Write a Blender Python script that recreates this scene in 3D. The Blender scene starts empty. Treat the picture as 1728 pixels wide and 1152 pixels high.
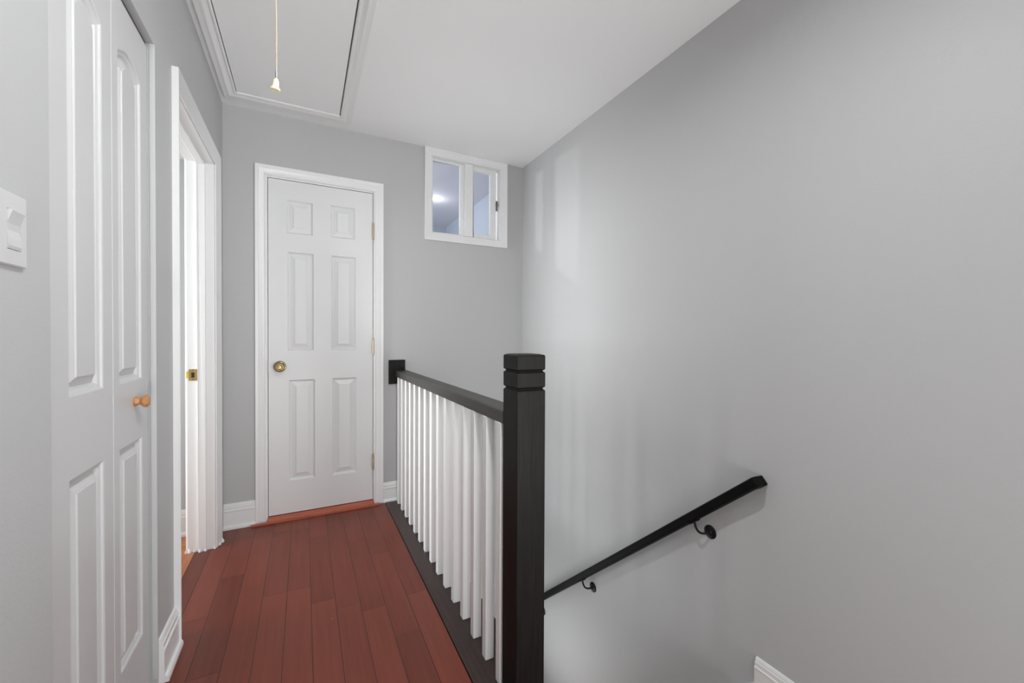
import bpy, bmesh, math, random
from mathutils import Vector, Matrix

random.seed(7)
SC = bpy.context.scene
COL = SC.collection
PI = math.pi

# ------------------------------------------------------------------ room measures (metres)
XL, XR, YE, H = -0.411, 1.511, 2.798, 2.410      # left wall, right wall, end wall, ceiling
WT = 0.115                                       # wall thickness
LANDING = -0.22                                  # one step down, beside the newel
STAIR_Y = 0.935                                  # where the flight starts going down
CAPX0, CAPX1 = 0.476, 0.662                      # dark base board under the balusters

# ------------------------------------------------------------------ materials
def new_mat(name):
    m = bpy.data.materials.new(name); m.use_nodes = True
    nt = m.node_tree
    return m, nt, nt.nodes['Principled BSDF']

def N(nt, kind, **kw):
    n = nt.nodes.new(kind)
    for k, v in kw.items(): setattr(n, k, v)
    return n

def math_node(nt, op, a, b=None):
    n = N(nt, 'ShaderNodeMath', operation=op)
    for i, v in enumerate((a, b)):
        if v is None: continue
        if isinstance(v, (int, float)): n.inputs[i].default_value = v
        else: nt.links.new(v, n.inputs[i])
    return n.outputs[0]

def paint(name, col, rough=0.5, bump=0.0, scale=120.0, spec=0.4, vary=0.0):
    m, nt, b = new_mat(name)
    b.inputs['Base Color'].default_value = (*col, 1)
    b.inputs['Roughness'].default_value = rough
    b.inputs['Specular IOR Level'].default_value = spec
    tc = N(nt, 'ShaderNodeTexCoord')
    nz = N(nt, 'ShaderNodeTexNoise'); nz.inputs['Scale'].default_value = scale
    nz.inputs['Detail'].default_value = 3
    nt.links.new(tc.outputs['Object'], nz.inputs['Vector'])
    if bump:
        bp = N(nt, 'ShaderNodeBump'); bp.inputs['Strength'].default_value = bump
        bp.inputs['Distance'].default_value = 0.002
        nt.links.new(nz.outputs['Fac'], bp.inputs['Height'])
        nt.links.new(bp.outputs['Normal'], b.inputs['Normal'])
    if vary:
        n2 = N(nt, 'ShaderNodeTexNoise'); n2.inputs['Scale'].default_value = 3.0
        nt.links.new(tc.outputs['Object'], n2.inputs['Vector'])
        mx = N(nt, 'ShaderNodeMix', data_type='RGBA')
        mx.inputs[6].default_value = (*[c*(1-vary) for c in col], 1)
        mx.inputs[7].default_value = (*[min(1, c*(1+vary)) for c in col], 1)
        nt.links.new(n2.outputs['Fac'], mx.inputs[0])
        nt.links.new(mx.outputs[2], b.inputs['Base Color'])
    return m

def stained(name, col, col2, rough, axis_scale, spec=0.5, bump=0.15):
    """painted or stained timber with a fine grain running along one axis"""
    m, nt, b = new_mat(name)
    tc = N(nt, 'ShaderNodeTexCoord'); mp = N(nt, 'ShaderNodeMapping')
    mp.inputs['Scale'].default_value = axis_scale
    nt.links.new(tc.outputs['Object'], mp.inputs['Vector'])
    nz = N(nt, 'ShaderNodeTexNoise'); nz.inputs['Scale'].default_value = 1.0; nz.inputs['Detail'].default_value = 5
    nt.links.new(mp.outputs['Vector'], nz.inputs['Vector'])
    mx = N(nt, 'ShaderNodeMix', data_type='RGBA')
    mx.inputs[6].default_value = (*col, 1); mx.inputs[7].default_value = (*col2, 1)
    rp = N(nt, 'ShaderNodeMapRange'); rp.inputs['From Min'].default_value = 0.3; rp.inputs['From Max'].default_value = 0.7
    nt.links.new(nz.outputs['Fac'], rp.inputs['Value'])
    nt.links.new(rp.outputs['Result'], mx.inputs[0])
    nt.links.new(mx.outputs[2], b.inputs['Base Color'])
    b.inputs['Roughness'].default_value = rough
    b.inputs['Specular IOR Level'].default_value = spec
    bp = N(nt, 'ShaderNodeBump'); bp.inputs['Strength'].default_value = bump; bp.inputs['Distance'].default_value = 0.001
    nt.links.new(nz.outputs['Fac'], bp.inputs['Height'])
    nt.links.new(bp.outputs['Normal'], b.inputs['Normal'])
    return m

def planks(name, width, length, x0, colA, colB, rough, seam, specks=True, along='Y', grain=1.0):
    m, nt, b = new_mat(name)
    L = nt.links.new
    tc = N(nt, 'ShaderNodeTexCoord'); sp = N(nt, 'ShaderNodeSeparateXYZ')
    L(tc.outputs['Object'], sp.inputs[0])
    x, y = sp.outputs['X'], sp.outputs['Y']
    u = math_node(nt, 'DIVIDE', math_node(nt, 'SUBTRACT', x, x0), width)
    row = math_node(nt, 'FLOOR', u)
    wn = N(nt, 'ShaderNodeTexWhiteNoise', noise_dimensions='1D'); L(row, wn.inputs['W'])
    off = math_node(nt, 'MULTIPLY', wn.outputs['Value'], 7.31)
    v = math_node(nt, 'ADD', math_node(nt, 'DIVIDE', y, length), off)
    cel = math_node(nt, 'FLOOR', v)
    fu = math_node(nt, 'FRACT', u); fv = math_node(nt, 'FRACT', v)
    def edge(fr, size, w):
        d = math_node(nt, 'MULTIPLY', math_node(nt, 'MINIMUM', fr, math_node(nt, 'SUBTRACT', 1.0, fr)), size)
        r = N(nt, 'ShaderNodeMapRange', interpolation_type='SMOOTHSTEP')
        r.inputs['From Min'].default_value = 0.0; r.inputs['From Max'].default_value = w
        L(d, r.inputs['Value']); return r.outputs['Result']
    e = math_node(nt, 'MINIMUM', edge(fu, width, seam), edge(fv, length, seam*0.7))
    cmb = N(nt, 'ShaderNodeCombineXYZ'); L(row, cmb.inputs[0]); L(cel, cmb.inputs[1])
    wn2 = N(nt, 'ShaderNodeTexWhiteNoise', noise_dimensions='2D'); L(cmb.outputs[0], wn2.inputs['Vector'])
    # grain
    mp = N(nt, 'ShaderNodeMapping'); mp.inputs['Scale'].default_value = (60, 2.5, 10) if along == 'Y' else (2.5, 60, 10)
    add = N(nt, 'ShaderNodeVectorMath', operation='ADD')
    sc = N(nt, 'ShaderNodeVectorMath', operation='SCALE'); sc.inputs['Scale'].default_value = 3.7
    L(cmb.outputs[0], sc.inputs[0]); L(tc.outputs['Object'], mp.inputs['Vector'])
    L(mp.outputs['Vector'], add.inputs[0]); L(sc.outputs[0], add.inputs[1])
    nz = N(nt, 'ShaderNodeTexNoise'); nz.inputs['Scale'].default_value = 1.0; nz.inputs['Detail'].default_value = 6
    L(add.outputs[0], nz.inputs['Vector'])
    f = math_node(nt, 'ADD', math_node(nt, 'MULTIPLY', wn2.outputs['Value'], 0.65),
                  math_node(nt, 'MULTIPLY', math_node(nt, 'SUBTRACT', nz.outputs['Fac'], 0.3), 0.9*grain))
    mx = N(nt, 'ShaderNodeMix', data_type='RGBA'); mx.clamp_factor = True
    mx.inputs[6].default_value = (*colA, 1); mx.inputs[7].default_value = (*colB, 1)
    L(f, mx.inputs[0])
    dk = N(nt, 'ShaderNodeMix', data_type='RGBA')
    dk.inputs[6].default_value = (*[c*0.28 for c in colA], 1)
    L(e, dk.inputs[0]); L(mx.outputs[2], dk.inputs[7])
    out = dk.outputs[2]
    if specks:
        vo = N(nt, 'ShaderNodeTexVoronoi'); vo.inputs['Scale'].default_value = 9.0
        L(tc.outputs['Object'], vo.inputs['Vector'])
        n3 = N(nt, 'ShaderNodeTexNoise'); n3.inputs['Scale'].default_value = 300
        L(tc.outputs['Object'], n3.inputs['Vector'])
        d = math_node(nt, 'ADD', vo.outputs['Distance'], math_node(nt, 'MULTIPLY', n3.outputs['Fac'], 0.03))
        cs = N(nt, 'ShaderNodeSeparateColor'); L(vo.outputs['Color'], cs.inputs[0])
        k = math_node(nt, 'MULTIPLY', math_node(nt, 'LESS_THAN', d, 0.032), math_node(nt, 'GREATER_THAN', cs.outputs[0], 0.55))
        wx = N(nt, 'ShaderNodeMix', data_type='RGBA'); wx.inputs[7].default_value = (0.62, 0.52, 0.48, 1)
        L(k, wx.inputs[0]); L(out, wx.inputs[6]); out = wx.outputs[2]
    L(out, b.inputs['Base Color'])
    n4 = N(nt, 'ShaderNodeTexNoise'); n4.inputs['Scale'].default_value = 5.0; n4.inputs['Detail'].default_value = 4
    L(tc.outputs['Object'], n4.inputs['Vector'])
    rr = N(nt, 'ShaderNodeMapRange'); rr.inputs['To Min'].default_value = rough*0.75; rr.inputs['To Max'].default_value = rough*1.35
    L(n4.outputs['Fac'], rr.inputs['Value']); L(rr.outputs['Result'], b.inputs['Roughness'])
    b.inputs['Specular IOR Level'].default_value = 0.38
    bp = N(nt, 'ShaderNodeBump'); bp.inputs['Strength'].default_value = 0.6; bp.inputs['Distance'].default_value = 0.0012
    L(e, bp.inputs['Height']); L(bp.outputs['Normal'], b.inputs['Normal'])
    return m

def metal(name, col, rough=0.3):
    m, nt, b = new_mat(name)
    b.inputs['Metallic'].default_value = 1.0; b.inputs['Roughness'].default_value = rough
    tc = N(nt, 'ShaderNodeTexCoord'); nz = N(nt, 'ShaderNodeTexNoise'); nz.inputs['Scale'].default_value = 140
    L = nt.links.new; L(tc.outputs['Object'], nz.inputs['Vector'])
    mx = N(nt, 'ShaderNodeMix', data_type='RGBA')
    mx.inputs[6].default_value = (*[c*0.7 for c in col], 1); mx.inputs[7].default_value = (*col, 1)
    L(nz.outputs['Fac'], mx.inputs[0]); L(mx.outputs[2], b.inputs['Base Color'])
    return m

M = {}
M['wall'] = paint('grey_wall_paint', (0.495, 0.498, 0.503), 0.48, 0.22, 150, 0.35)
M['ceiling'] = paint('ceiling_paint', (0.88, 0.893, 0.896), 0.7, 0.1, 120, 0.3)
M['trim'] = paint('white_trim_paint', (0.81, 0.813, 0.815), 0.33, 0.06, 60, 0.45)
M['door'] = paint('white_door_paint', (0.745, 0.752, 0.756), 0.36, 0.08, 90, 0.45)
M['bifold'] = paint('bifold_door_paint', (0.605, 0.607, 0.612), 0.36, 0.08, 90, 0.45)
M['plate'] = paint('switch_plastic', (0.60, 0.60, 0.61), 0.3, 0.0, 60, 0.5)
M['hatch'] = paint('hatch_panel_paint', (0.88, 0.893, 0.896), 0.6, 0.08, 90, 0.3)
M['baluster'] = paint('baluster_paint', (0.88, 0.88, 0.88), 0.4, 0.08, 80, 0.4)
M['dark'] = stained('espresso_timber', (0.0052, 0.0046, 0.0043), (0.0125, 0.0112, 0.0104), 0.45, (220, 220, 9), 0.16, 0.25)
M['darkrail'] = stained('lit_espresso_rail_timber', (0.034, 0.032, 0.028), (0.054, 0.051, 0.045), 0.42, (200, 7, 200), 0.5, 0.25)  # paler than the newel: light reflected by the rail is in its colour
M['darkcap'] = stained('espresso_base_timber', (0.034, 0.021, 0.0185), (0.052, 0.035, 0.031), 0.33, (140, 6, 140), 0.3, 0.2)
M['black'] = paint('black_rail_paint', (0.005, 0.005, 0.0053), 0.45, 0.1, 60, 0.08)
M['iron'] = metal('black_iron', (0.03, 0.03, 0.032), 0.45)
M['floor'] = planks('red_brown_plank_floor', 0.0905, 0.62, 0.476, (0.118, 0.0205, 0.0095), (0.225, 0.049, 0.025), 0.33, 0.0022)
M['oak'] = planks('orange_oak_floor', 0.057, 0.7, -0.54, (0.36, 0.115, 0.03), (0.62, 0.27, 0.10), 0.35, 0.002, specks=False, grain=1.6)
M['thresh'] = stained('red_brown_threshold_timber', (0.36, 0.085, 0.047), (0.50, 0.145, 0.085), 0.32, (6, 120, 120), 0.5)
M['oakstrip'] = stained('orange_oak_strip', (0.33, 0.10, 0.035), (0.52, 0.19, 0.07), 0.34, (120, 5, 120), 0.5)
M['knobwood'] = stained('light_maple', (0.42, 0.17, 0.055), (0.60, 0.31, 0.13), 0.32, (260, 30, 260), 0.5)
M['brass'] = metal('antique_brass', (0.34, 0.25, 0.13), 0.24)
M['polished'] = metal('polished_brass', (0.83, 0.60, 0.22), 0.22)
M['hinge'] = metal('worn_brass', (0.70, 0.58, 0.40), 0.35)
M['steel'] = metal('dull_steel', (0.26, 0.26, 0.26), 0.4)
M['cord'] = paint('gold_cord', (0.62, 0.50, 0.34), 0.7, 0.4, 900, 0.3)
M['bell'] = stained('cream_wood_bell', (0.80, 0.68, 0.42), (0.88, 0.80, 0.60), 0.35, (90, 90, 30), 0.5)
M['tread'] = stained('stair_tread_timber', (0.20, 0.085, 0.05), (0.32, 0.16, 0.10), 0.35, (6, 120, 120), 0.5)
M['daylitwall'] = paint('daylight_tinted_wall_paint', (0.60, 0.645, 0.70), 0.5, 0.12, 120, 0.3)  # bluish daylight of the far room is put into this wall colour
M['farceil'] = paint('daylight_tinted_ceiling_paint', (0.72, 0.70, 0.74), 0.7, 0.08, 120, 0.3)  # lavender cast of the daylight is mixed into the ceiling colour
M['socket'] = paint('dark_slot', (0.02, 0.018, 0.015), 0.7)

def glass_mat():
    m, nt, b = new_mat('window_glass')
    nt.nodes.remove(b)
    out = nt.nodes['Material Output']
    tr = N(nt, 'ShaderNodeBsdfTransparent'); tr.inputs['Color'].default_value = (0.95, 0.97, 1.0, 1)
    gl = N(nt, 'ShaderNodeBsdfGlossy'); gl.inputs['Roughness'].default_value = 0.02
    lw = N(nt, 'ShaderNodeLayerWeight'); lw.inputs['Blend'].default_value = 0.5
    fc = math_node(nt, 'ADD', math_node(nt, 'MULTIPLY', math_node(nt, 'POWER', lw.outputs['Facing'], 5.0), 0.8), 0.03)
    mx = N(nt, 'ShaderNodeMixShader')
    nt.links.new(fc, mx.inputs[0]); nt.links.new(tr.outputs[0], mx.inputs[1]); nt.links.new(gl.outputs[0], mx.inputs[2])
    nt.links.new(mx.outputs[0], out.inputs['Surface'])
    return m
M['glass'] = glass_mat()

def emit_mat(name, col, s):
    m, nt, b = new_mat(name)
    b.inputs['Base Color'].default_value = (*col, 1)
    b.inputs['Emission Color'].default_value = (*col, 1); b.inputs['Emission Strength'].default_value = s
    return m
M['lamp'] = emit_mat('lit_lamp_lens', (1.0, 0.97, 0.93), 14.0)

# ------------------------------------------------------------------ mesh helpers
def link(name, bm, mat, parent=None, loc=None, smooth=False, bevel=0.0, segs=2):
    bmesh.ops.remove_doubles(bm, verts=bm.verts, dist=1e-6)
    bmesh.ops.recalc_face_normals(bm, faces=bm.faces)
    me = bpy.data.meshes.new(name); bm.to_mesh(me); bm.free()
    me.materials.append(mat)
    o = bpy.data.objects.new(name, me); COL.objects.link(o)
    if loc is not None:
        me.transform(Matrix.Translation(-Vector(loc))); o.location = loc
    if parent is not None:
        o.parent = parent
        if loc is None and parent.location.length > 0:
            me.transform(Matrix.Translation(-parent.location))
        elif loc is not None:
            o.location = Vector(loc) - parent.location
    if smooth:
        for p in me.polygons: p.use_smooth = True
        me.set_sharp_from_angle(angle=math.radians(35))
    if bevel:
        b = o.modifiers.new('edge', 'BEVEL'); b.width = bevel; b.segments = segs
        b.limit_method = 'ANGLE'; b.angle_limit = math.radians(40)
    return o

def empty(name, loc):
    o = bpy.data.objects.new(name, None); COL.objects.link(o); o.location = loc
    o.empty_display_size = 0.05
    return o

def tag(o, label, cat, group=None, kind=None):
    o['label'] = label; o['category'] = cat
    if group: o['group'] = group
    if kind: o['kind'] = kind
    return o

def struct(o, label, cat): return tag(o, label, cat, kind='structure')

def box(bm, x0, x1, y0, y1, z0, z1):
    v = [bm.verts.new((x, y, z)) for z in (z0, z1) for y in (y0, y1) for x in (x0, x1)]
    for f in ((0, 2, 3, 1), (4, 5, 7, 6), (0, 1, 5, 4), (2, 6, 7, 3), (0, 4, 6, 2), (1, 3, 7, 5)):
        bm.faces.new([v[i] for i in f])

def boxes(*bs):
    bm = bmesh.new()
    for b in bs: box(bm, *b)
    return bm

def loft(bm, loops, close=True, cap0=True, cap1=True):
    """loops: lists of equally many points"""
    L = [[bm.verts.new(p) for p in lp] for lp in loops]
    n = len(L[0])
    for a, b in zip(L[:-1], L[1:]):
        for i in range(n if close else n-1):
            j = (i+1) % n
            bm.faces.new((a[i], a[j], b[j], b[i]))
    if cap0: bm.faces.new(L[0][::-1])
    if cap1: bm.faces.new(L[-1])
    return L

def lathe(bm, prof, origin, axis, segs=32):
    """prof: (radius, distance along axis)"""
    ax = Vector(axis).normalized()
    t = Vector((0, 0, 1)) if abs(ax.z) < 0.9 else Vector((1, 0, 0))
    e1 = ax.cross(t).normalized(); e2 = ax.cross(e1)
    loops = []
    for r, d in prof:
        c = Vector(origin) + ax*d
        loops.append([c + (e1*math.cos(2*PI*i/segs) + e2*math.sin(2*PI*i/segs))*max(r, 1e-5) for i in range(segs)])
    loft(bm, loops)

def tube(bm, pts, r, segs=12):
    pts = [Vector(p) for p in pts]
    loops = []
    ref = None
    for i, p in enumerate(pts):
        d = (pts[min(i+1, len(pts)-1)] - pts[max(i-1, 0)]).normalized()
        if ref is None:
            ref = d.orthogonal().normalized()
        e1 = (ref - d*ref.dot(d)).normalized(); e2 = d.cross(e1); ref = e1
        rr = r[i] if isinstance(r, (list, tuple)) else r
        loops.append([p + (e1*math.cos(2*PI*k/segs) + e2*math.sin(2*PI*k/segs))*rr for k in range(segs)])
    loft(bm, loops)

# surfaces described in a wall's own plane: (a along the wall, z up, n out of the wall)
def on_end(a, z, n): return Vector((a, YE - n, z))
def on_left(a, z, n): return Vector((XL + n, a, z))
def on_ceiling(a, b, n): return Vector((a, b, H - n))

def casing3(bm, F, a0, a1, zt, prof, z0=0.0):
    """three-sided architrave, mitred at the top corners. prof: (offset away from the opening, thickness)"""
    st = []
    for k in range(4):
        lp = []
        for o, t in prof:
            a = (a0-o) if k < 2 else (a1+o)
            z = z0 if k in (0, 3) else zt+o
            lp.append(F(a, z, t))
        st.append(lp)
    loft(bm, st)

def casing4(bm, F, a0, a1, b0, b1, prof):
    st = []
    for k in range(5):
        lp = []
        for o, t in prof:
            a = (a0-o) if k in (0, 1, 4) else (a1+o)
            b = (b0-o) if k in (0, 3, 4) else (b1+o)
            lp.append(F(a, b, t))
        st.append(lp)
    loft(bm, st, cap0=False, cap1=False)

def panel_outline(a0, a1, z0, z1, d, arch=0.0, n=14):
    """outline of a door panel moved d inwards; arch lifts the middle of the top edge"""
    pts = [(a0+d, z0+d), (a1-d, z0+d)]
    for i in range(n+1):
        t = i/n
        a = (a1-d) + (a0-a1+2*d)*t
        z = z1 - d + (arch*(1-(2*t-1)**2) if arch else 0)
        pts.append((a, z))
    return pts

def panel_door(F, a0, a1, z0, z1, thick, face, panels, steps):
    """leaf with sunk, raised-field panels on its front. face = n of the front plane"""
    bm = bmesh.new()
    def ring(pts, n): return [bm.verts.new(F(a, z, n)) for a, z in pts]
    outer = ring([(a0, z0), (a1, z0), (a1, z1), (a0, z1)], face)
    edges = []
    def close(vs):
        for i in range(len(vs)): edges.append(bm.edges.new((vs[i], vs[(i+1) % len(vs)])))
    close(outer)
    rings = []
    for p in panels:
        arch = p[4] if len(p) > 4 else 0.0
        n = 18 if arch else 1
        r0 = ring(panel_outline(*p[:4], 0.0, arch, n), face); close(r0)
        rings.append((p, arch, n, r0))
    bmesh.ops.triangle_fill(bm, use_beauty=True, use_dissolve=False, edges=edges, normal=F(0, 0, 1)-F(0, 0, 0))
    for p, arch, n, r0 in rings:
        prev = r0
        for d, dep in steps:
            cur = ring(panel_outline(*p[:4], d, arch*(1-d*3), n), face+dep)
            for i in range(len(cur)):
                j = (i+1) % len(cur)
                bm.faces.new((prev[i], prev[j], cur[j], cur[i]))
            prev = cur
        bm.faces.new(prev)
    back = ring([(a0, z0), (a1, z0), (a1, z1), (a0, z1)], face-thick)
    for i in range(4):
        j = (i+1) % 4
        bm.faces.new((outer[i], outer[j], back[j], back[i]))
    bm.faces.new(back)
    return bm

def board_run(bm, p0, p1, normal, prof):
    """baseboard from p0 to p1 (floor points on the wall); prof: (out of wall, height)"""
    n = Vector(normal)
    loft(bm, [[Vector(p) + n*o + Vector((0, 0, z)) for o, z in prof] for p in (p0, p1)])

BASE_PROF = [(0, 0), (0.026, 0), (0.026, 0.010), (0.022, 0.018), (0.0145, 0.021), (0.0145, 0.096), (0.0165, 0.100),
             (0.0165, 0.104), (0.0125, 0.108), (0.0125, 0.124), (0.0095, 0.127), (0.0095, 0.132), (0.006, 0.140), (0, 0.142)]
BASE_LOW = [(o, z*0.90) for o, z in BASE_PROF]

# ------------------------------------------------------------------ the shell
# openings: bifold closet, side doorway, end door, end window
BF0, BF1, BFT = 1.040, 1.628, 1.992
DW0, DW1, DWT = 1.874, 2.568, 1.976
ED0, ED1, EDT = -0.1935, 0.4020, 2.034
WX0, WX1, WZ0, WZ1 = 0.787, 1.314, 1.824, 2.356
XB = XL - WT
YB = -1.7

bm = boxes((XB, XL, YB, BF0, 0, H), (XB, XL, BF0, BF1, BFT, H), (XB, XL, BF1, DW0-0.02, 0, H),
           (XB, XL, DW0-0.02, DW1+0.02, DWT+0.02, H), (XB, XL, DW1+0.02, YE, 0, H))
o = link('wall_left', bm, M['wall']); struct(o, 'light grey wall with the light switch, bifold door and open doorway', 'wall')

WTE = 0.075                                      # the end wall is a thin partition
Y2 = YE + WTE
bm = boxes((XB, ED0-0.02, YE, Y2, 0, H), (ED0-0.02, ED1+0.02, YE, Y2, EDT+0.02, H), (ED1+0.02, WX0, YE, Y2, 0, H),
           (WX0, WX1, YE, Y2, 0, WZ0), (WX0, WX1, YE, Y2, WZ1, H), (WX1, XR, YE, Y2, 0, H),
           (CAPX1-0.1, XR, YE, Y2, -2.4, 0))
o = link('wall_end', bm, M['wall']); struct(o, 'grey end wall around the six panel door and the small high window', 'wall')

bm = boxes((XR, XR+WT, YB, Y2, -2.4, H))
o = link('wall_right', bm, M['wall']); struct(o, 'large plain grey wall carrying the black stair handrail', 'wall')
bm = boxes((XB, XR+WT, YB-WT, YB, -2.4, H))
o = link('wall_back', bm, M['wall']); struct(o, 'grey wall closing the hall behind the viewer', 'wall')
bm = boxes((CAPX0+0.06, CAPX1-0.012, 1.02, YE, -2.4, -0.03), (CAPX0+0.06, CAPX1-0.012, YB, 1.02, -2.4, -0.03))
o = link('wall_stairwell', bm, M['wall']); struct(o, 'grey wall below the balusters on the stair side', 'wall')

# ceiling with the hole for the attic hatch
HX0, HX1, HY0, HY1 = -0.325, 0.191, 1.25, 2.632
bm = boxes((XB, HX0, YB, Y2, H, H+0.1), (HX1, XR+WT, YB, Y2, H, H+0.1), (HX0, HX1, YB, HY0, H, H+0.1), (HX0, HX1, HY1, Y2, H, H+0.1))
o = link('ceiling', bm, M['ceiling']); struct(o, 'pale grey ceiling over the hall with the attic hatch set in it', 'ceiling')

bm = boxes((-0.495, CAPX0-0.003, YB, YE, -0.03, 0.0), (CAPX0-0.003, CAPX1, YB, 1.015, -0.03, 0.0))
o = link('floor', bm, M['floor']); struct(o, 'glossy red brown plank floor of the hall', 'floor')
bm = boxes((XB, CAPX1-0.012, YB, YE, -0.2, -0.031))
o = link('floor_slab', bm, M['socket']); struct(o, 'dark subfloor below the hall planks', 'floor')

# stairs: landing one step down, then a flight going down towards the end wall
st_root = empty('stairs', (1.08, STAIR_Y, LANDING))
struct(st_root, 'wooden stairs with white risers going down beside the balusters', 'stairs')
link('landing', boxes((CAPX1-0.012, XR, YB, STAIR_Y, LANDING-0.04, LANDING)), M['tread'], st_root)
y, z = STAIR_Y, LANDING
for k in range(8):
    link('riser', boxes((CAPX1-0.012, XR, y-0.02, y, z-0.205, z-0.04)), M['trim'], st_root)
    z -= 0.205
    link('tread', boxes((CAPX1-0.012, XR, y-0.02, y+0.262, z-0.04, z)), M['tread'], st_root, bevel=0.008)
    y += 0.239
bm = boxes((CAPX1-0.012, CAPX1, YB, STAIR_Y, LANDING, -0.03))
o = link('trim_riser', bm, M['trim']); struct(o, 'white riser between the hall floor and the stair landing', 'trim')

# ------------------------------------------------------------------ baseboards
bm = bmesh.new(); board_run(bm, (XL+0.0005, YE, 0), (-0.2562, YE, 0), (0, -1, 0), BASE_PROF)
o = link('baseboard_end', bm, M['trim']); struct(o, 'white moulded baseboard between the doorway and the six panel door', 'baseboard')
bm = bmesh.new(); board_run(bm, (0.4645, YE, 0), (CAPX1-0.02, YE, 0), (0, -1, 0), BASE_LOW)
o = link('baseboard_end_right', bm, M['trim']); struct(o, 'short white baseboard between the six panel door and the balusters', 'baseboard')
bm = bmesh.new(); board_run(bm, (XL, 1.640, 0), (XL, 1.8155, 0), (1, 0, 0), BASE_PROF)
o = link('baseboard_left', bm, M['trim']); struct(o, 'short white baseboard between the bifold door and the doorway', 'baseboard')
bm = bmesh.new(); board_run(bm, (XL, YB, 0), (XL, BF0-0.004, 0), (1, 0, 0), BASE_PROF)
o = link('baseboard_left_near', bm, M['trim']); struct(o, 'white baseboard under the light switch before the bifold door', 'baseboard')
bm = bmesh.new(); board_run(bm, (XR, YB, LANDING), (XR, STAIR_Y, LANDING), (-1, 0, 0), BASE_LOW)
o = link('baseboard_right', bm, M['trim']); struct(o, 'white baseboard at the foot of the right wall on the stair landing', 'baseboard')
# sloping skirt of the flight
bm = bmesh.new()
s = -0.205/0.239
top = lambda yy: LANDING + 0.028 + s*(yy-STAIR_Y)
lp = []
for xx in (XR, XR-0.016):
    lp.append([(xx, STAIR_Y+0.001, LANDING-0.26), (xx, STAIR_Y+0.001, top(STAIR_Y)), (xx, YE-0.001, top(YE)), (xx, YE-0.001, top(YE)-0.29)])
loft(bm, lp)
o = link('baseboard_stair', bm, M['trim']); struct(o, 'white sloping skirt board along the stairs on the right wall', 'baseboard')

# ------------------------------------------------------------------ end door
CAS = [(0, 0), (0, 0.009), (0.003, 0.0115), (0.008, 0.0115), (0.011, 0.0088), (0.014, 0.0105), (0.030, 0.0125), (0.033, 0.0152),
       (0.037, 0.0165), (0.041, 0.0150), (0.044, 0.0168), (0.056, 0.0175), (0.0575, 0.016), (0.0575, 0)]
bm = bmesh.new(); casing3(bm, on_end, -0.1985, 0.4065, 2.0425, CAS)
# jamb lining and stop behind the leaf
jb = [(ED0-0.02, ED0, YE, Y2, 0, EDT+0.02), (ED1, ED1+0.02, YE, Y2, 0, EDT+0.02), (ED0, ED1, YE, Y2, EDT, EDT+0.02),
      (ED0, ED0+0.012, YE+0.04, YE+0.075, 0, EDT), (ED1-0.012, ED1, YE+0.04, YE+0.075, 0, EDT), (ED0, ED1, YE+0.04, YE+0.075, EDT-0.012, EDT)]
for b in jb: box(bm, *b)
o = link('trim_1', bm, M['trim'], smooth=True); struct(o, 'white moulded casing around the closed six panel door', 'door casing')
lp_ = bmesh.new(); box(lp_, ED0-0.0005, ED0+0.003, YE-0.002, YE+0.03, 0.880, 0.952)
link('latch_plate', lp_, M['steel'], o)['label'] = 'dull metal latch plate'

ST = [(0.0015, -0.0015), (0.0085, -0.0125), (0.0115, -0.0135), (0.0145, -0.0130), (0.0375, -0.0050), (0.0390, -0.0018), (0.042, -0.0012)]
PN = [(-0.0965, 0.0465, 1.716, 1.916), (0.146, 0.291, 1.719, 1.919), (-0.0915, 0.051, 1.0125, 1.6055), (0.150, 0.295, 1.0125, 1.606),
      (-0.085, 0.058, 0.2255, 0.8345), (0.156, 0.299, 0.2235, 0.8355)]
bm = panel_door(on_end, -0.1900, 0.3985, 0.0310, 2.0295, 0.035, 0.0, PN, ST)
d1 = link('door_1', bm, M['door']); struct(d1, 'closed white six panel door with brass knob in the end wall', 'door')
# knob
kx, kz = -0.131, 0.917
bm = bmesh.new()
lathe(bm, [(0.0, 0.0), (0.0335, 0.0), (0.0335, 0.003), (0.030, 0.0065), (0.026, 0.007), (0.023, 0.0095), (0.016, 0.0105), (0.0, 0.0106)], (kx, YE, kz), (0, -1, 0), 40)
k = link('rosette', bm, M['brass'], d1, smooth=True)
bm = bmesh.new()
lathe(bm, [(0.0, 0.009), (0.012, 0.009), (0.0105, 0.018), (0.012, 0.026), (0.019, 0.030), (0.0255, 0.036), (0.0275, 0.043), (0.0265, 0.050), (0.0225, 0.0555),
           (0.0198, 0.0562), (0.0188, 0.0525), (0.0168, 0.0525), (0.0158, 0.0565), (0.0125, 0.0585), (0.0115, 0.0545), (0.0088, 0.0545), (0.0078, 0.0588), (0.003, 0.0592), (0.0, 0.0592)],
      (kx, YE, kz), (0, -1, 0), 40)
k = link('knob', bm, M['brass'], d1, smooth=True); k['label'] = 'ringed antique brass door knob'
for hz in (1.787, 1.032, 0.279):
    bm = bmesh.new()
    pr = [(0.0, -0.057), (0.0028, -0.056), (0.0042, -0.053), (0.003, -0.051), (0.0068, -0.0505)]
    for q in range(5):
        z0 = -0.050 + q*0.0201
        pr += [(0.0068, z0+0.0005), (0.0068, z0+0.0186), (0.0052, z0+0.0193), (0.0052, z0+0.0199)]
    pr += [(0.003, 0.051), (0.0042, 0.053), (0.0028, 0.056), (0.0, 0.057)]
    lathe(bm, pr, (0.4005, YE-0.0065, hz), (0, 0, 1), 16)
    box(bm, 0.3995, 0.4015, YE-0.004, YE+0.02, hz-0.05, hz+0.05)
    link('hinge', bm, M['hinge'], d1, smooth=True)

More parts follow.
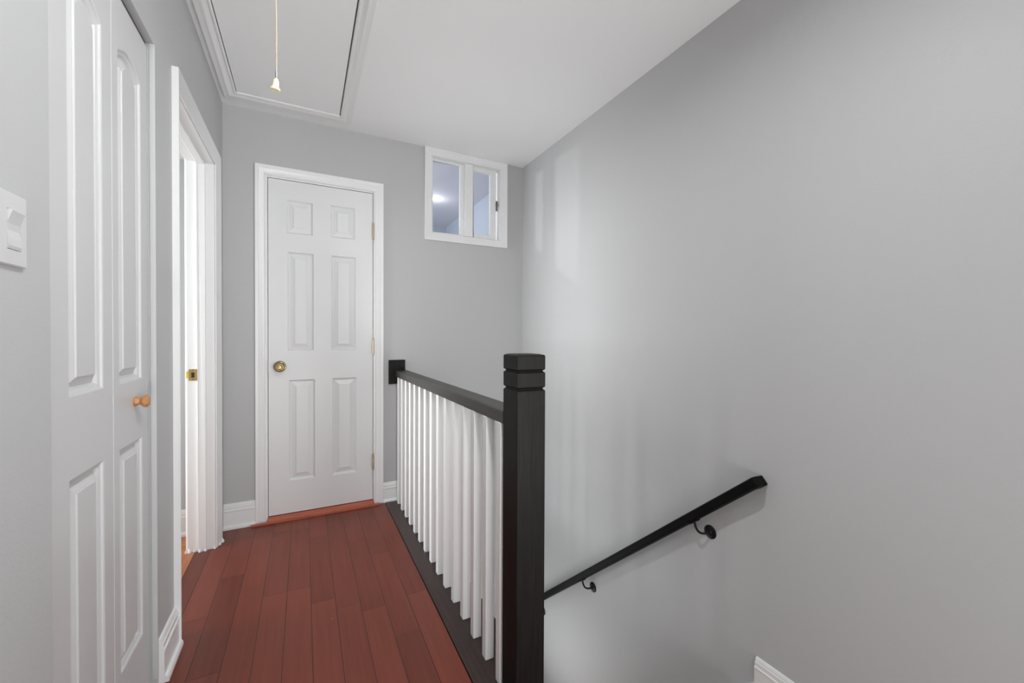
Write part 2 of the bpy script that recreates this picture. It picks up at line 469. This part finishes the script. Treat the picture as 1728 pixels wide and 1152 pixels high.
# threshold
bm = bmesh.new()
loft(bm, [[(-0.194, YE-0.034, 0.0), (-0.194, YE-0.030, 0.010), (-0.194, YE-0.004, 0.026), (-0.194, YE+0.06, 0.026), (-0.194, YE+0.06, 0.0)],
          [(0.404, YE-0.034, 0.0), (0.404, YE-0.030, 0.010), (0.404, YE-0.004, 0.026), (0.404, YE+0.06, 0.026), (0.404, YE+0.06, 0.0)]])
box(bm, -0.275, 0.44, YE-0.046, YE-0.030, 0.0005, 0.010)
o = link('trim_2', bm, M['thresh']); struct(o, 'reddish wooden threshold under the closed six panel door', 'threshold')

# ------------------------------------------------------------------ side doorway (left wall)
CASL = [(0, 0), (0, 0.0035), (0.002, 0.006), (0.006, 0.007), (0.009, 0.0055), (0.012, 0.0065), (0.052, 0.0195), (0.0555, 0.0205), (0.0580, 0.0195), (0.0580, 0)]
bm = bmesh.new(); casing3(bm, on_left, DW0-0.004, DW1+0.004, DWT+0.004, CASL)
for b in ((XB, XL-0.001, DW0-0.02, DW0, 0, DWT+0.02), (XB, XL-0.001, DW1, DW1+0.02, 0, DWT+0.02), (XB, XL-0.001, DW0, DW1, DWT, DWT+0.02)):
    box(bm, *b)
fr = link('trim_3', bm, M['trim'], smooth=True); struct(fr, 'white casing and jamb of the open side doorway', 'door casing')
bm = boxes((-0.483, -0.449, DW0, DW0+0.011, 0, DWT), (-0.483, -0.449, DW1-0.011, DW1, 0, DWT), (-0.483, -0.449, DW0+0.011, DW1-0.011, DWT-0.011, DWT))
link('door_stop', bm, M['trim'], fr, bevel=0.002)
bm = bmesh.new()
def on_room(a, z, n): return Vector((XB - n, a, z))
casing3(bm, on_room, DW0-0.004, DW1+0.004, DWT+0.004, CASL)
link('inner_casing', bm, M['trim'], fr, smooth=True)
# brass strike plate with curved lip
bm = bmesh.new()
yj = DW1-0.0005
box(bm, -0.520, -0.484, yj-0.0016, yj, 0.872, 0.930)
loft(bm, [[(-0.519, yj, z), (-0.519, yj-0.002, z), (-0.527, yj-0.003, z), (-0.533, yj-0.0005, z), (-0.534, yj+0.003, z), (-0.532, yj+0.003, z), (-0.527, yj-0.001, z)] for z in (0.885, 0.920)])
sp = link('strike_plate', bm, M['polished'], fr, bevel=0.0006); sp['label'] = 'brass strike plate'
bm = boxes((-0.509, -0.496, yj-0.0022, yj-0.001, 0.888, 0.914))
link('latch_hole', bm, M['socket'], sp)
bm = bmesh.new()
for zz in (0.8785, 0.9235): lathe(bm, [(0, 0.0), (0.0032, 0.0), (0.0028, 0.0008), (0, 0.001)], (-0.5025, yj-0.0016, zz), (0, -1, 0), 12)
link('screw', bm, M['steel'], sp)

# ragged paint blobs at the foot of the far casing
bm = bmesh.new()
for q, (xx, yy, r) in enumerate([(-0.392, 2.628, 0.010), (-0.400, 2.634, 0.012), (-0.405, 2.640, 0.010), (-0.397, 2.600, 0.006), (-0.415, 2.566, 0.006), (-0.452, 2.558, 0.006),
                                 (-0.475, 2.557, 0.007), (-0.500, 2.566, 0.006), (-0.520, 2.566, 0.009), (-0.532, 2.566, 0.008)]):
    loops = []
    for zz, f in ((0.0, 1.0), (r*0.7, 0.95), (r*1.6, 0.55), (r*2.4, 0.15)):
        loops.append([(xx + r*f*math.cos(a*PI/4)*random.uniform(.75, 1.2), yy + r*f*math.sin(a*PI/4)*random.uniform(.75, 1.2), zz) for a in range(8)])
    loft(bm, loops)
link('caulk', bm, M['trim'], fr, smooth=True)['label'] = 'ragged lumps of caulk at the foot of the casing'

# strip at the doorway and the room beyond
bm = boxes((-0.542, -0.4955, DW0-0.02, DW1+0.02, -0.02, 0.003))
o = link('trim_4', bm, M['oakstrip'], bevel=0.002); struct(o, 'orange oak threshold strip in the open side doorway', 'threshold')
RX0, RY0, RY1 = -3.2, 1.80, 2.815
bm = boxes((RX0, -0.5425, RY0, RY1, -0.03, 0.0))
o = link('floor_bedroom', bm, M['oak']); struct(o, 'orange oak strip floor of the room through the doorway', 'floor')
bm = boxes((RX0, XB, RY1, RY1+0.1, 0, H), (RX0-0.1, RX0, RY0-0.1, RY1+0.1, 0, H), (RX0, XB, RY0-0.1, RY0, 0, H))
o = link('wall_bedroom', bm, M['wall']); struct(o, 'pale grey wall of the room through the side doorway', 'wall')
bm = boxes((RX0-0.1, XB, RY0-0.1, RY1+0.1, H, H+0.1))
o = link('ceiling_bedroom', bm, M['ceiling']); struct(o, 'ceiling of the room through the side doorway', 'ceiling')
bm = boxes((-1.6, XB-0.001, RY1-0.30, RY1, 2.062, H))
o = link('trim_5', bm, M['trim']); struct(o, 'white soffit over the far wall seen through the side doorway', 'trim')
bm = bmesh.new(); board_run(bm, (-1.6, RY1, 0), (XB-0.022, RY1, 0), (0, -1, 0), BASE_PROF)
o = link('baseboard_bedroom', bm, M['trim']); struct(o, 'white baseboard in the room through the side doorway', 'baseboard')

# ------------------------------------------------------------------ bifold door
bf = empty('door_2', (XL-0.03, (BF0+BF1)/2, 0.0))
struct(bf, 'white bifold closet door with arched panels and a wooden knob', 'door')
LF = -0.017
STB = [(0.004, -0.0015), (0.005, -0.0050), (0.012, -0.0080), (0.0165, -0.0145), (0.0190, -0.0150), (0.034, -0.0055), (0.0365, -0.0050), (0.0380, -0.0020), (0.041, -0.0018)]
leaves = []
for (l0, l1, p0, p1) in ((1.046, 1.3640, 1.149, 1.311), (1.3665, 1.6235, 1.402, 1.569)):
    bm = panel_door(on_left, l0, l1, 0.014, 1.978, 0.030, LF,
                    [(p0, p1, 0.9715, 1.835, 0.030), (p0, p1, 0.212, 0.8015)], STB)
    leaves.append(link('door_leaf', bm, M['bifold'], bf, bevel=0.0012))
bm = bmesh.new()
ky, kz = 1.508, 0.9125
lathe(bm, [(0.0, 0.0), (0.0125, 0.0), (0.0135, 0.003), (0.0125, 0.0065), (0.0098, 0.010), (0.0092, 0.013), (0.0115, 0.0165), (0.0165, 0.020), (0.0180, 0.0245),
           (0.0172, 0.0285), (0.0135, 0.0320), (0.007, 0.0338), (0.0, 0.0342)], (XL+LF, ky, kz), (1, 0, 0), 32)
kb = link('knob', bm, M['knobwood'], leaves[1], smooth=True)
kb['label'] = 'turned light wood knob'
kb.parent = leaves[1]; kb.matrix_parent_inverse = Matrix.Identity(4)
kb.location = -bf.location          # leaf meshes are stored relative to the door's base
# top track inside the head of the opening
bm = boxes((XL-0.070, XL-0.020, BF0+0.004, BF1-0.004, 1.9815, BFT-0.0005))
link('top_track', bm, M['steel'], bf)
# closet behind
bm = boxes((XB-0.62, XB-0.60, 0.92, 1.70, 0, H), (XB-0.60, XB, 0.90, 0.92, 0, H), (XB-0.60, XB, 1.695, 1.699, 0, H), (XB-0.6, XB, 0.92, 1.695, 2.2, 2.22), (XB-0.6, XL-0.001, BF0, BF1, -0.03, 0.0))
o = link('wall_closet', bm, M['wall']); struct(o, 'walls of the closet behind the bifold door', 'wall')
# rounded plaster bead of the opening's far jamb
bm = bmesh.new()
loft(bm, [[(XL-0.0115, BF1+0.0005, z), (XL-0.0115, BF1-0.0035, z), (XL-0.002, BF1-0.0035, z), (XL+0.0018, BF1-0.0015, z), (XL+0.0018, BF1+0.004, z), (XL+0.0002, BF1+0.012, z), (XL-0.001, BF1+0.012, z)] for z in (0.03, BFT)])
o = link('trim_6', bm, M['wall'], smooth=True); struct(o, 'painted corner bead at the far jamb of the bifold door', 'trim')

# ------------------------------------------------------------------ light switch
sw = empty('light_switch', (XL, 0.923, 1.2635))
tag(sw, 'white rocker light switch on the left wall beside the bifold door', 'light switch')
PY0, PY1, PZ0, PZ1 = 0.888, 0.9585, 1.207, 1.320
RY_0, RY_1, RZ0, RZ1 = 0.9065, 0.9415, 1.231, 1.2935
bm = bmesh.new()
def plate_ring(i, n): return [on_left(a, z, n) for a, z in ((PY0+i, PZ0+i), (PY1-i, PZ0+i), (PY1-i, PZ1-i), (PY0+i, PZ1-i))]
hole = lambda n: [on_left(a, z, n) for a, z in ((RY_0, RZ0), (RY_1, RZ0), (RY_1, RZ1), (RY_0, RZ1))]
loft(bm, [plate_ring(0, 0), plate_ring(0, 0.0042), plate_ring(0.0018, 0.0060), hole(0.0065), hole(0.001)], cap1=False)
link('wall_plate', bm, M['plate'], sw)
bm = bmesh.new()
w0, w1 = RY_0+0.0012, RY_1-0.0012
side = [(RZ0+0.0012, 0.001), (RZ0+0.0012, 0.0062), (RZ0+0.006, 0.0078), (RZ0+0.018, 0.0072), (RZ0+0.030, 0.0052), (RZ0+0.040, 0.0062), (RZ0+0.052, 0.0096), (RZ1-0.0030, 0.0122), (RZ1-0.0012, 0.0112), (RZ1-0.0012, 0.001)]
loft(bm, [[on_left(a, z, n) for z, n in side] for a in (w0, w1)])
link('rocker', bm, M['plate'], sw)
for a, b in ((RZ0, RZ0+0.0012), (RZ1-0.0012, RZ1)):
    link('rocker_gap', boxes((XL+0.001, XL+0.0030, RY_0, RY_1, a, b)), M['socket'], sw)

# ------------------------------------------------------------------ attic hatch
HCAS = [(0.0, -0.004), (0.0, 0.008), (0.004, 0.011), (0.010, 0.011), (0.013, 0.0085), (0.030, 0.0115), (0.034, 0.0145), (0.040, 0.0155), (0.044, 0.0140), (0.060, 0.0155), (0.062, 0.0135), (0.062, 0.0)]
bm = bmesh.new(); casing4(bm, on_ceiling, HX0, HX1, HY0, HY1, HCAS)
o = link('trim_7', bm, M['trim'], smooth=True); struct(o, 'white moulded frame around the attic hatch on the ceiling', 'hatch frame')
bm = boxes((HX0+0.0035, HX1-0.005, HY0+0.004, HY1-0.0025, H-0.003, H+0.012))
hp = link('attic_hatch', bm, M['hatch'], loc=((HX0+HX1)/2, (HY0+HY1)/2, H)); tag(hp, 'flat pale attic hatch panel in the white ceiling frame', 'hatch')
bm = boxes((HX0-0.02, HX1+0.02, HY0-0.02, HY1+0.02, H+0.101, H+0.12))
o = link('ceiling_attic', bm, M['socket']); struct(o, 'dark attic boards above the hatch', 'ceiling')
# pull cord with a bell shaped knob
cx, cy = -0.0660, 1.262
pc = empty('pull_cord', (cx, cy, H-0.003)); tag(pc, 'gold pull cord with a small bell knob hanging from the attic hatch', 'pull cord')
bm = bmesh.new()
pts = []
for i in range(40):
    t = i/39
    pts.append((cx + 0.0006*math.sin(t*9), cy + 0.0006*math.cos(t*7), H-0.003 - t*(H-0.003-1.797)))
tube(bm, pts, 0.0014, 8)
link('cord', bm, M['cord'], pc, smooth=True)
bm = bmesh.new()
tube(bm, [(cx, cy, 1.808), (cx, cy, 1.797), (cx, cy, 1.782)], [0.0012, 0.0024, 0.0022], 8)
link('cord_end', bm, M['steel'], pc, smooth=True)
bm = bmesh.new()
lathe(bm, [(0.0, 0.0), (0.0042, 0.0), (0.0062, -0.004), (0.0075, -0.012), (0.0078, -0.019), (0.0088, -0.0215), (0.0118, -0.0245), (0.0122, -0.0285), (0.0105, -0.0300), (0.006, -0.0275), (0.0, -0.0265)],
      (cx, cy, 1.784), (0.10, -0.12, 1), 28)
link('bell_knob', bm, M['bell'], pc, smooth=True)

# ------------------------------------------------------------------ interior window
w1 = empty('window_1', ((WX0+WX1)/2, YE, WZ0)); struct(w1, 'small white two pane window high in the end wall by the corner', 'window')
WC = [(0, 0.0), (0, 0.008), (0.004, 0.0105), (0.010, 0.0105), (0.014, 0.012), (0.040, 0.0145), (0.044, 0.0175), (0.0535, 0.0175), (0.0535, 0)]
bm = bmesh.new()
st = []
tops = WZ1
for kx_ in range(5):
    lp = []
    for o_, t in WC:
        a = (WX0-o_*0.9) if kx_ in (0, 1, 4) else (WX1+o_*1.06)
        z = (WZ0-o_*0.98) if kx_ in (0, 3, 4) else (WZ1+o_*0.99)
        lp.append(on_end(a, z, t))
    st.append(lp)
loft(bm, st, cap0=False, cap1=False)
link('casing', bm, M['trim'], w1, smooth=True)
# jamb lining
JT = 0.010
bm = boxes((WX0, WX0+JT, YE+0.001, Y2, WZ0, WZ1), (WX1-0.004, WX1, YE+0.001, Y2, WZ0, WZ1),
           (WX0+JT, WX1-0.004, YE+0.001, Y2, WZ1-0.004, WZ1), (WX0+JT, WX1-0.004, YE+0.001, Y2, WZ0, WZ0+0.004),
           (1.0370, 1.0935, YE-0.006, YE+0.045, WZ0+0.004, WZ1-0.004))
link('jamb', bm, M['trim'], w1, bevel=0.0015)
def sash(x0, x1, z0, z1, y0, y1, lw, rw, tw, bw, nm='sash'):
    bm = boxes((x0, x0+lw, y0, y1, z0, z1), (x1-rw, x1, y0, y1, z0, z1), (x0+lw, x1-rw, y0, y1, z1-tw, z1), (x0+lw, x1-rw, y0, y1, z0, z0+bw))
    s_ = link(nm, bm, M['trim'], w1, bevel=0.002)
    g = boxes((x0+lw-0.002, x1-rw+0.002, (y0+y1)/2-0.002, (y0+y1)/2+0.002, z0+bw-0.002, z1-tw+0.002))
    p_ = link('pane', g, M['glass'], s_)
    p_.parent = s_; p_.location = (0, 0, 0)
    p_.data.transform(Matrix.Translation(-w1.location))
    return s_
sash(WX0+JT+0.0005, 1.0365, WZ0+0.0045, WZ1-0.0045, YE+0.020, YE+0.045, 0.006, 0.030, 0.016, 0.010)
s2 = sash(1.094, 1.2900, WZ0+0.0045, WZ1-0.0045, YE+0.016, YE+0.045, 0.014, 0.046, 0.036, 0.034)
# latch on the edge of the opening sash
bm = boxes((1.2905, 1.3000, YE+0.012, YE+0.022, 2.050, 2.125))
lathe(bm, [(0, 0), (0.007, 0), (0.006, 0.006), (0.003, 0.010), (0.003, 0.018), (0, 0.019)], (1.296, YE+0.012, 2.088), (0, -1, 0), 14)
tube(bm, [(1.296, YE-0.004, 2.088), (1.294, YE-0.006, 2.100), (1.291, YE-0.005, 2.116)], 0.0032, 8)
l_ = link('latch', bm, M['steel'], s2, smooth=True)
l_.data.transform(Matrix.Translation(-w1.location)); l_.location = (0, 0, 0)

# the room behind the window
FX0, FY1 = -0.9, 4.72
bm = boxes((XR, XR+WT, Y2, FY1+0.1, 0, H), (FX0-0.1, XR+WT, FY1, FY1+0.1, 0, H), (FX0-0.1, FX0, Y2, FY1, 0, H), (FX0-0.1, XB, Y2-0.02, Y2, 0, H))
o = link('wall_far_room', bm, M['daylitwall']); struct(o, 'pale wall with bluish daylight in its colour, seen through the small high window', 'wall')
bm = boxes((FX0-0.1, XR+WT, Y2, FY1+0.1, H, H+0.1))
o = link('ceiling_far_room', bm, M['farceil']); struct(o, 'pale ceiling with lavender daylight in its colour, seen through the small high window', 'ceiling')
bm = boxes((FX0-0.1, XR+WT, Y2, FY1+0.1, -0.03, 0.0))
o = link('floor_far_room', bm, M['oak']); struct(o, 'oak floor of the room behind the end wall', 'floor')
for (lx, lab) in ((1.10, 'lit recessed ceiling lamp seen through the left window pane'), (-0.02, 'recessed ceiling lamp behind the end wall, over the closed door')):
    dl = empty('recessed_lamp', (lx, 3.80, H)); tag(dl, lab, 'lamp', 'recessed lamps of the far room')
    bm = bmesh.new(); lathe(bm, [(0.036, 0.001), (0.036, 0.004), (0.046, 0.004), (0.050, 0.0008), (0.050, 0.0)], (lx, 3.80, H), (0, 0, -1), 32)
    link('lamp_ring', bm, M['trim'], dl, smooth=True)
    bm = bmesh.new(); lathe(bm, [(0, 0.0005), (0.0355, 0.0005), (0.0355, 0.002), (0, 0.003)], (lx, 3.80, H), (0, 0, -1), 32)
    link('lamp_lens', bm, M['lamp'], dl, smooth=True)

# ------------------------------------------------------------------ balustrade
NX0, NX1, NY0, NY1 = 0.546, 0.640, 1.038, 1.132
bal = empty('balustrade', ((NX0+NX1)/2, (NY0+YE)/2, 0.0))
tag(bal, 'stair balustrade with dark newel post, dark rail and white square balusters', 'balustrade')
# newel
def sq(h, z):
    cx_, cy_ = (NX0+NX1)/2, (NY0+NY1)/2
    return [(cx_-h, cy_-h, z), (cx_+h, cy_-h, z), (cx_+h, cy_+h, z), (cx_-h, cy_+h, z)]
hw = (NX1-NX0)/2
bm = bmesh.new()
loft(bm, [sq(hw, -0.0), sq(hw, 0.9405), sq(hw-0.0055, 0.9445), sq(hw-0.0055, 0.9475), sq(hw, 0.9515), sq(hw, 0.9935), sq(hw-0.0055, 0.9970), sq(hw-0.0055, 1.0000),
          sq(hw, 1.0035), sq(hw, 1.0435), sq(hw-0.002, 1.0455), sq(hw-0.012, 1.0485)])
link('newel_post', bm, M['dark'], bal, bevel=0.0022)
# rail
RB, RT = 0.831, 0.873
bm = bmesh.new()
rp = [(0.5455, RB), (0.6215, RB), (0.6220, RT-0.006), (0.616, RT), (0.551, RT), (0.5450, RT-0.004)]
loft(bm, [[(x, y_, z) for x, z in rp] for y_ in (NY1, YE-0.012)])
link('top_rail', bm, M['darkrail'], bal)
bm = boxes((0.4995, 0.6075, YE-0.0135, YE-0.0002, 0.783, 0.943))
link('wall_plate', bm, M['dark'], bal, bevel=0.002)['label'] = 'flat dark block fixing the rail to the end wall'
bm = boxes((CAPX0, CAPX1, 1.018, YE-0.027, -0.03, 0.0035))
link('base_board', bm, M['darkcap'], bal, bevel=0.002)
# balusters
b0 = None
for i in range(15):
    y0 = 2.703 - i*0.1111
    if b0 is None:
        bm = boxes((0.5445, 0.5755, y0, y0+0.031, 0.0037, RB+0.0005))
        b0 = link('baluster', bm, M['baluster'], bal, bevel=0.0018)
    else:
        c = b0.copy(); COL.objects.link(c); c.parent = bal
        c.location = (b0.location.x, b0.location.y - i*0.1111, b0.location.z)

# ------------------------------------------------------------------ handrail on the right wall
hr = empty('handrail', (XR, 0.95, 0.56)); tag(hr, 'black sloping handrail on curved iron brackets along the right wall', 'handrail')
SL = Vector((0, 0.7590, -0.6510)); UP = Vector((0, 0.6510, 0.7590)); OUT = Vector((-1, 0, 0))
TOP0 = Vector((XR, 0.9235, 0.5925))        # wall-side top corner of the returned end
HH = 0.0375
RXI, RXO = 0.026, 0.065                    # clear of the wall by, outer face at
bm = bmesh.new()
def rail_pt(s_, out, dn): return TOP0 + SL*s_ + OUT*out - UP*dn
prof_r = [(RXI, 0.004), (RXI+0.004, 0.0), (RXO-0.005, 0.0), (RXO, 0.005), (RXO, HH-0.010), (RXO-0.004, HH-0.004), (RXO-0.012, HH), (RXI+0.004, HH), (RXI, HH-0.004)]
Lr = 2.41
def station(sfun): return [rail_pt(sfun(o_), o_, d_) for o_, d_ in prof_r]
loft(bm, [station(lambda o_: 0.0), station(lambda o_: 0.04), station(lambda o_: Lr)])
# returned end to the wall
box_pts = []
prof_e = [(0.0, 0.004), (0.004, 0.0), (0.034, 0.0), (0.039, 0.004), (0.039, HH-0.004), (0.035, HH), (0.004, HH), (0.0, HH-0.004)]
loft(bm, [[rail_pt(s_, o_, d_) for s_, d_ in prof_e] for o_ in (0.0005, RXI+0.002)])
link('rail', bm, M['black'], hr, bevel=0.0012)
for (by, bz) in ((1.135, 0.289), (1.906, -0.368), (2.462, -0.842)):
    br = empty('bracket', (XR, by, bz)); br.parent = hr; br.location = Vector((XR, by, bz)) - hr.location
    def sub(nm, bm_, mat, smooth=True):
        o_ = link(nm, bm_, mat, None, smooth=smooth)
        o_.data.transform(Matrix.Translation(-Vector((XR, by, bz)))); o_.parent = br
        return o_
    bm = bmesh.new(); lathe(bm, [(0, 0.0002), (0.0275, 0.0002), (0.0275, 0.003), (0.024, 0.0058), (0.012, 0.0075), (0.009, 0.011), (0, 0.0115)], (XR, by, bz), (-1, 0, 0), 32)
    sub('rosette', bm, M['iron'])
    # underside of the rail above this bracket
    yt = by + 0.042
    s_ = (yt - TOP0.y)/SL.y
    under = rail_pt(s_, (RXI+RXO)/2, HH)
    t_ = (under.y - yt)
    s_ -= t_/SL.y
    under = rail_pt(s_, (RXI+RXO)/2, HH)
    p0 = Vector((XR-0.008, by, bz)); p3 = under + Vector((0, 0, -0.002))
    p1 = Vector((XR-0.040, by+0.004, bz-0.006)); p2 = Vector((XR-0.050, by+0.030, bz-0.012))
    pts = []
    for i in range(15):
        t = i/14
        pts.append(p0*(1-t)**3 + p1*3*t*(1-t)**2 + p2*3*t*t*(1-t) + p3*t**3)
    bm = bmesh.new(); tube(bm, pts, 0.0048, 12)
    sub('arm', bm, M['iron'])
    bm = bmesh.new()
    cs = []
    for dn in (0.0, 0.004):
        cs.append([rail_pt(s_+a, (RXI+RXO)/2+b, HH+dn) for a, b in ((-0.022, -0.011), (0.022, -0.011), (0.022, 0.011), (-0.022, 0.011))])
    loft(bm, cs)
    sub('saddle', bm, M['iron'], False)

# ------------------------------------------------------------------ lights
def area(name, loc, target, size, power, col=(1, 1, 1), size_y=None, spread=None):
    l = bpy.data.lights.new(name, 'AREA'); l.energy = power; l.color = col; l.size = size
    if size_y: l.shape = 'RECTANGLE'; l.size_y = size_y
    if spread: l.spread = math.radians(spread)
    o_ = bpy.data.objects.new(name, l); COL.objects.link(o_); o_.location = loc
    o_.rotation_euler = (Vector(target)-Vector(loc)).to_track_quat('-Z', 'Y').to_euler()
    return o_
def point(name, loc, power, rad, col=(1, 1, 1)):
    l = bpy.data.lights.new(name, 'POINT'); l.energy = power; l.color = col; l.shadow_soft_size = rad
    o_ = bpy.data.objects.new(name, l); COL.objects.link(o_); o_.location = loc
    return o_
def spot(name, loc, target, power, angle, rad, col=(1, 1, 1), blend=0.4):
    l = bpy.data.lights.new(name, 'SPOT'); l.energy = power; l.color = col; l.shadow_soft_size = rad
    l.spot_size = math.radians(angle); l.spot_blend = blend
    o_ = bpy.data.objects.new(name, l); COL.objects.link(o_); o_.location = loc
    o_.rotation_euler = (Vector(target)-Vector(loc)).to_track_quat('-Z', 'Y').to_euler()
    return o_

HALL = (0.982, 1.0, 1.0)
area('hall_ceiling_lamp', (0.36, 0.60, 2.395), (0.38, 0.62, 0.0), 0.11, 15.5, HALL, spread=166)
area('mid_hall_fill', (0.15, -1.5, 0.3), (0.4, 2.2, 2.4), 0.9, 14.0, HALL, size_y=0.5)  # added soft fill behind the viewer, no fitting there
area('low_hall_fill', (1.28, -1.5, 0.15), (0.3, 2.1, 2.4), 0.4, 20.0, HALL, size_y=0.5)  # unseen fill low over the landing, added to lift the ceiling
area('stairwall_bounce_fill', (0.70, 1.9, -0.95), (1.511, 1.6, -0.25), 1.6, 9.5, HALL, size_y=0.8)  # added fill standing in for light bounced around the stairwell
area('bedroom_daylight', (-2.2, 2.3, 1.2), (-0.4, 2.3, 1.2), 1.0, 23.0, HALL, size_y=2.0, spread=80)
area('hall_fill_beam', (0.05, -1.65, 1.0), (0.1, 2.8, 0.95), 0.8, 1.0, HALL, size_y=1.4, spread=50)  # narrow fill added for the end wall, door and balusters
area('landing_fill_beam', (1.3, -1.5, 1.2), (-0.4, 2.5, 2.3), 0.6, 5.0, HALL, size_y=1.2, spread=50)  # fill added out of view to brighten the upper left wall
area('far_room_daylight', (-0.8, 3.6, 1.35), (1.5, 3.5, 1.75), 1.0, 15.0, (0.88, 0.94, 1.0), size_y=1.0, spread=120)
spot('far_room_lamp', (-0.02, 3.80, 2.39), (1.05, 2.84, 2.06), 34.0, 42, 0.03, (1.0, 0.97, 0.94))
point('far_room_lamp_glow', (1.10, 3.80, 2.32), 0.9, 0.04, (1.0, 0.97, 0.94))

w = bpy.data.worlds.new('world'); SC.world = w; w.use_nodes = True
w.node_tree.nodes['Background'].inputs[0].default_value = (0.75, 0.8, 0.9, 1)
w.node_tree.nodes['Background'].inputs[1].default_value = 0.05

# ------------------------------------------------------------------ camera
f, yaw, pit, rol, hc = 688.759, 0.4704, -0.0106, 0.0041, 1.0985
F_ = Vector((math.cos(pit)*math.sin(yaw), math.cos(pit)*math.cos(yaw), math.sin(pit)))
R0 = Vector((math.cos(yaw), -math.sin(yaw), 0)); D0 = -R0.cross(F_)
Rv = R0*math.cos(rol) - D0*math.sin(rol); Dv = R0*math.sin(rol) + D0*math.cos(rol)
cam = bpy.data.cameras.new('camera'); co = bpy.data.objects.new('camera', cam); COL.objects.link(co)
cam.sensor_width = 36.0; cam.sensor_fit = 'HORIZONTAL'; cam.lens = f*36.0/1728.0
cam.clip_start = 0.02
co.matrix_world = Matrix(((Rv.x, -Dv.x, -F_.x, 0.0), (Rv.y, -Dv.y, -F_.y, 0.0), (Rv.z, -Dv.z, -F_.z, hc), (0, 0, 0, 1)))
SC.camera = co

SC.view_settings.view_transform = 'Standard'
SC.view_settings.look = 'None'
SC.view_settings.exposure = 0.0
SC.view_settings.gamma = 1.0
SC.view_settings.use_curve_mapping = False
SC.cycles.max_bounces = 10
SC.cycles.diffuse_bounces = 6
SC.cycles.caustics_reflective = False
SC.cycles.caustics_refractive = False
SC.cycles.use_denoising = True
